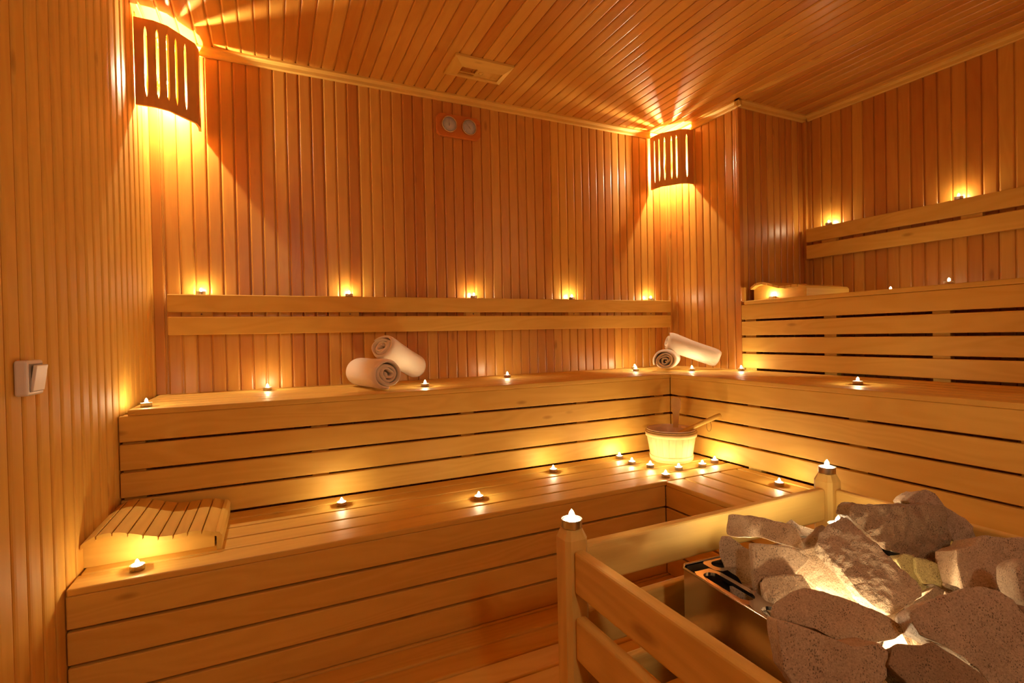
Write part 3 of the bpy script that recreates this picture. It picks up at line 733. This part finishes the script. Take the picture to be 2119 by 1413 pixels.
def z3(x, y): return 1400+x/2.944, 933+y/2.944
def stone(label, pts, dep, n, thick, mat, amp=.003, taper=.86, seed=0, res=.009, side=None):
    """an angular stone: its front face lies on a plane through the middle pixel at distance `dep`, and goes `thick` deep"""
    px = [z3(*p) for p in pts]; cu = sum(p[0] for p in px)/len(px); cv = sum(p[1] for p in px)/len(px)
    c = CAM+ray(cu, cv)*dep; n = (RT*n[0]+UP*n[1]-FW*n[2]).normalized()       # facing, relative to the room side
    P3 = [on_plane(u, v, c, n) for u, v in px]
    b = bmesh.new(); vv = [b.verts.new(p) for p in P3]; f = b.faces.new(vv)
    r = bmesh.ops.extrude_face_region(b, geom=[f]); nv = [e for e in r['geom'] if isinstance(e, bmesh.types.BMVert)]
    cc = sum(P3, Vector())/len(P3)
    away = -n*thick
    for v in nv: v.co = cc+(v.co-cc)*taper+away
    bmesh.ops.recalc_face_normals(b, faces=list(b.faces))
    bmesh.ops.bevel(b, geom=list(b.edges), offset=.0028, segments=2, affect='EDGES', profile=.6)
    bmesh.ops.triangulate(b, faces=list(b.faces))
    for _ in range(9):
        ed = [e for e in b.edges if e.calc_length() > res]
        if not ed: break
        bmesh.ops.subdivide_edges(b, edges=ed, cuts=1); bmesh.ops.triangulate(b, faces=[f for f in b.faces if len(f.verts) > 3])
        if len(b.faces) > 16000: break
    b.normal_update()
    mv = {}
    for v in b.verts:
        p = v.co*(46 if amp > .0035 else 28)+Vector((seed*7.3, seed*3.1, 0)); q = v.co*110+Vector((0, seed, seed*2.2))
        h = noise.fractal(p, .9, 2.1, 4)*amp+noise.noise(q)*amp*.35
        mv[v] = v.normal*h
    for v, d in mv.items(): v.co += d
    m = MB(); m.bm(b, mat, .5, False)
    base = min(v.z for v in m.v); xy = sum((v for v in m.v), Vector())/len(m.v)
    o = m.build('stove_stone'); tag(o, label, 'stone', 'stones heaped on the stove')
    lc = Vector((xy.x, xy.y, base))
    for v in o.data.vertices: v.co -= lc
    o.location = lc
    return o
SB, SR, SN, SG = S_beige, S_rough, S_brown, S_green
stone('long grey-brown stone at the upper left of the stove heap', [(313, 470), (322, 388), (345, 382), (500, 402), (630, 432), (700, 440), (735, 470), (772, 560), (765, 602), (680, 575), (500, 530), (340, 520), (315, 515)], .972, (-.15, .25, .95), .038, SB, .002, .9, 1)
stone('upright dark stone at the far left rim of the stove', [(256, 560), (275, 518), (330, 526), (455, 605), (470, 845), (410, 838), (372, 775), (290, 712), (262, 640)], .935, (-.35, .3, .9), .045, SR, .003, .8, 2)
stone('pale flat stone with a sharp pointed right end, left of the central slab', [(455, 562), (480, 560), (690, 580), (740, 605), (818, 655), (795, 690), (735, 748), (640, 800), (515, 790), (512, 975), (492, 965), (470, 760)], .865, (-.12, .3, .95), .022, SB, .0012, .96, 3)
stone('small squared stone below the pale pointed stone', [(505, 805), (535, 765), (640, 752), (765, 752), (835, 850), (760, 930), (640, 990), (580, 1015), (530, 950)], .835, (-.3, .5, .8), .05, SB, .002, .85, 4)
stone('wedge-shaped front left stone tapering to a point on the right', [(572, 975), (600, 915), (700, 850), (780, 832), (900, 852), (1020, 892), (1150, 945), (1300, 1012), (1432, 1095), (1335, 1150), (1180, 1180), (1070, 1190), (960, 1142), (850, 1088), (700, 1045), (600, 1020)], .70, (-.1, .62, .75), .045, SB, .0025, .85, 5)
stone('large square stone at the bottom left, under the wedge-shaped one', [(610, 1030), (700, 1052), (850, 1095), (965, 1150), (1070, 1195), (1235, 1172), (1290, 1225), (1290, 1380), (1250, 1425), (1240, 1500), (760, 1500), (690, 1400), (652, 1340), (622, 1160)], .625, (-.12, .35, .95), .05, SB, .002, .92, 6)
stone('big rough slab leaning diagonally in the centre of the heap', [(852, 562), (870, 500), (960, 425), (1005, 390), (1050, 410), (1180, 530), (1330, 670), (1500, 835), (1490, 885), (1400, 950), (1305, 1003), (1200, 945), (1120, 880), (1000, 720)], .83, (-.1, .66, .75), .030, SR, .0037, .93, 7, .005)
stone('pale slab lit from below, half hidden left of the central slab', [(740, 600), (850, 575), (950, 665), (1050, 790), (1120, 885), (1112, 930), (1000, 915), (850, 835), (740, 755)], .87, (-.1, .45, .88), .020, SB, .0015, .95, 8)
stone('largest dark brown stone at the top of the heap', [(1050, 395), (1062, 328), (1090, 315), (1180, 328), (1300, 325), (1420, 332), (1520, 320), (1640, 335), (1672, 520), (1705, 690), (1690, 722), (1580, 700), (1450, 655), (1340, 620), (1250, 590), (1140, 490)], .945, (.02, .2, .97), .060, SN, .004, .85, 9)
stone('brown wedge stone standing highest at the back, sloping down to the right', [(1412, 305), (1440, 268), (1520, 236), (1580, 260), (1640, 330), (1760, 420), (1870, 492), (1800, 568), (1700, 560), (1620, 480), (1540, 380), (1440, 345)], .985, (.12, .2, .95), .05, SR, .003, .85, 10)
stone('small yellowish-green stone right of the central slab', [(1450, 645), (1520, 655), (1600, 690), (1700, 722), (1745, 828), (1732, 862), (1640, 848), (1575, 812), (1510, 815), (1465, 740)], .89, (-.05, .35, .93), .035, SG, .0015, .85, 11)
stone('narrow greenish stone touching the right edge of the central slab', [(1335, 655), (1385, 622), (1448, 640), (1470, 740), (1515, 820), (1560, 830), (1500, 892), (1440, 830), (1380, 740)], .90, (.1, .35, .93), .035, SG, .0015, .85, 12)
stone('broad reddish-brown stone at the right edge of the picture', [(1705, 605), (1810, 572), (1840, 530), (1900, 515), (2000, 520), (2130, 528), (2230, 570), (2230, 800), (2150, 880), (2062, 890), (1965, 845), (1850, 832), (1750, 840), (1712, 700)], .85, (.02, .35, .93), .06, SB, .003, .85, 13)
stone('light rough stone cut off by the right edge, below the broad one', [(2072, 720), (2105, 668), (2180, 650), (2270, 700), (2280, 900), (2200, 980), (2110, 915), (2085, 820)], .74, (-.2, .35, .93), .05, SR, .003, .85, 14)
stone('big front right stone with a rough left half and smooth right half', [(1425, 985), (1480, 940), (1560, 905), (1660, 880), (1750, 838), (1850, 830), (1965, 842), (2060, 905), (2125, 1000), (2200, 1130), (2230, 1500), (1950, 1480), (1850, 1335), (1750, 1262), (1655, 1200), (1560, 1150), (1490, 1120), (1440, 1045)], .645, (-.05, .52, .85), .05, SR, .0028, .88, 15, .008)
stone('smooth round-edged brown stone at the bottom centre of the heap', [(1310, 1205), (1345, 1172), (1490, 1180), (1570, 1165), (1660, 1222), (1780, 1300), (1860, 1355), (1980, 1500), (1480, 1500), (1390, 1400), (1290, 1305)], .61, (.0, .6, .8), .045, SN, .0018, .85, 16)
stone('thin brown chip behind the long upper left stone', [(678, 425), (700, 412), (745, 448), (850, 478), (848, 505), (815, 530), (765, 520), (735, 470)], 1.03, (0, .5, .85), .02, SR, .002, .85, 17)
stone('small dark pointed stone between the long stone and the central slab', [(775, 565), (850, 500), (885, 445), (925, 470), (900, 505), (865, 545), (850, 600), (790, 620)], .985, (-.1, .4, .9), .03, SN, .002, .85, 18)
stone('little dark stone wedged behind the broad reddish-brown one', [(1655, 520), (1700, 535), (1790, 572), (1760, 598), (1700, 610), (1672, 570)], 1.06, (.1, .3, .95), .03, SN, .002, .85, 19)
stone('dark shadowed stone under the greenish pair', [(1400, 935), (1500, 885), (1580, 825), (1680, 855), (1650, 885), (1550, 925), (1440, 965)], .87, (0, .5, .85), .03, SN, .002, .85, 20)
# stones of the lower layer, resting on the grate and carrying the heap
def chunk(label, x, y, z, a, b_, h, rz, seed, mat):
    rn = random.Random(seed); b = bmesh.new()
    M = Matrix.Translation((x, y, z)) @ Matrix.Rotation(rz, 4, 'Z')
    for i in range(16):
        q = Vector((rn.uniform(-1, 1), rn.uniform(-1, 1), rn.uniform(-1, 1)))
        q = Vector([max(-.72, min(.72, c*1.2)) for c in q])/.72
        b.verts.new(Vector((q.x*a, q.y*b_, (q.z+1)*h/2)))
    r = bmesh.ops.convex_hull(b, input=list(b.verts)); bmesh.ops.delete(b, geom=list({g for g in r['geom_interior']+r['geom_unused'] if isinstance(g, bmesh.types.BMVert)}), context='VERTS')
    for _ in range(6):
        ed = [e for e in b.edges if e.calc_length() > .012]
        if not ed: break
        bmesh.ops.subdivide_edges(b, edges=ed, cuts=1); bmesh.ops.triangulate(b, faces=[f for f in b.faces if len(f.verts) > 3])
    b.normal_update(); mv = {v: v.normal*noise.fractal(v.co*26+Vector((seed, 0, 0)), .9, 2.1, 4)*.003 for v in b.verts}
    for v, d in mv.items(): v.co += d
    m = MB(); m.bm(b, mat, .5); o = m.build('stove_stone'); tag(o, label, 'stone', 'stones of the lower layer in the stove')
    o.matrix_basis = M; return o
HIDDEN = [(1.476, -2.245, .682, 'lit tealight candle behind the central slab, only its flame tip showing'),
          (1.272, -2.203, .636, 'lit tealight candle hidden behind the pale pointed stone'),
          (1.262, -2.375, .600, 'lit tealight candle hidden behind the wedge-shaped front stone'),
          (1.232, -2.460, .600, 'lit tealight candle hidden left of the big front right stone'),
          (1.440, -2.360, .600, 'lit tealight candle hidden under the greenish stones')]
kk = 0
for i in range(4):
    for j in range(5):
        x_, y_ = .106+i*.096, -.098-j*.091
        p = MH @ Vector((x_, y_, HZ-.0945)); kk += 1
        hh_ = .088+.006*((i+j) % 3)
        for c in HIDDEN:
            if (p.xy-Vector(c[:2])).length < .062: hh_ = min(hh_, c[2]-.004-p.z)
        chunk('rough stone of the lower layer, mostly hidden under the big stones', p.x, p.y, p.z, .044, .042, hh_, .0, 40+kk, (SN, SR, SB)[kk % 3])
# candles tucked in among the stones
for c in HIDDEN: put_candle(*c, 'candles glowing among the stones')
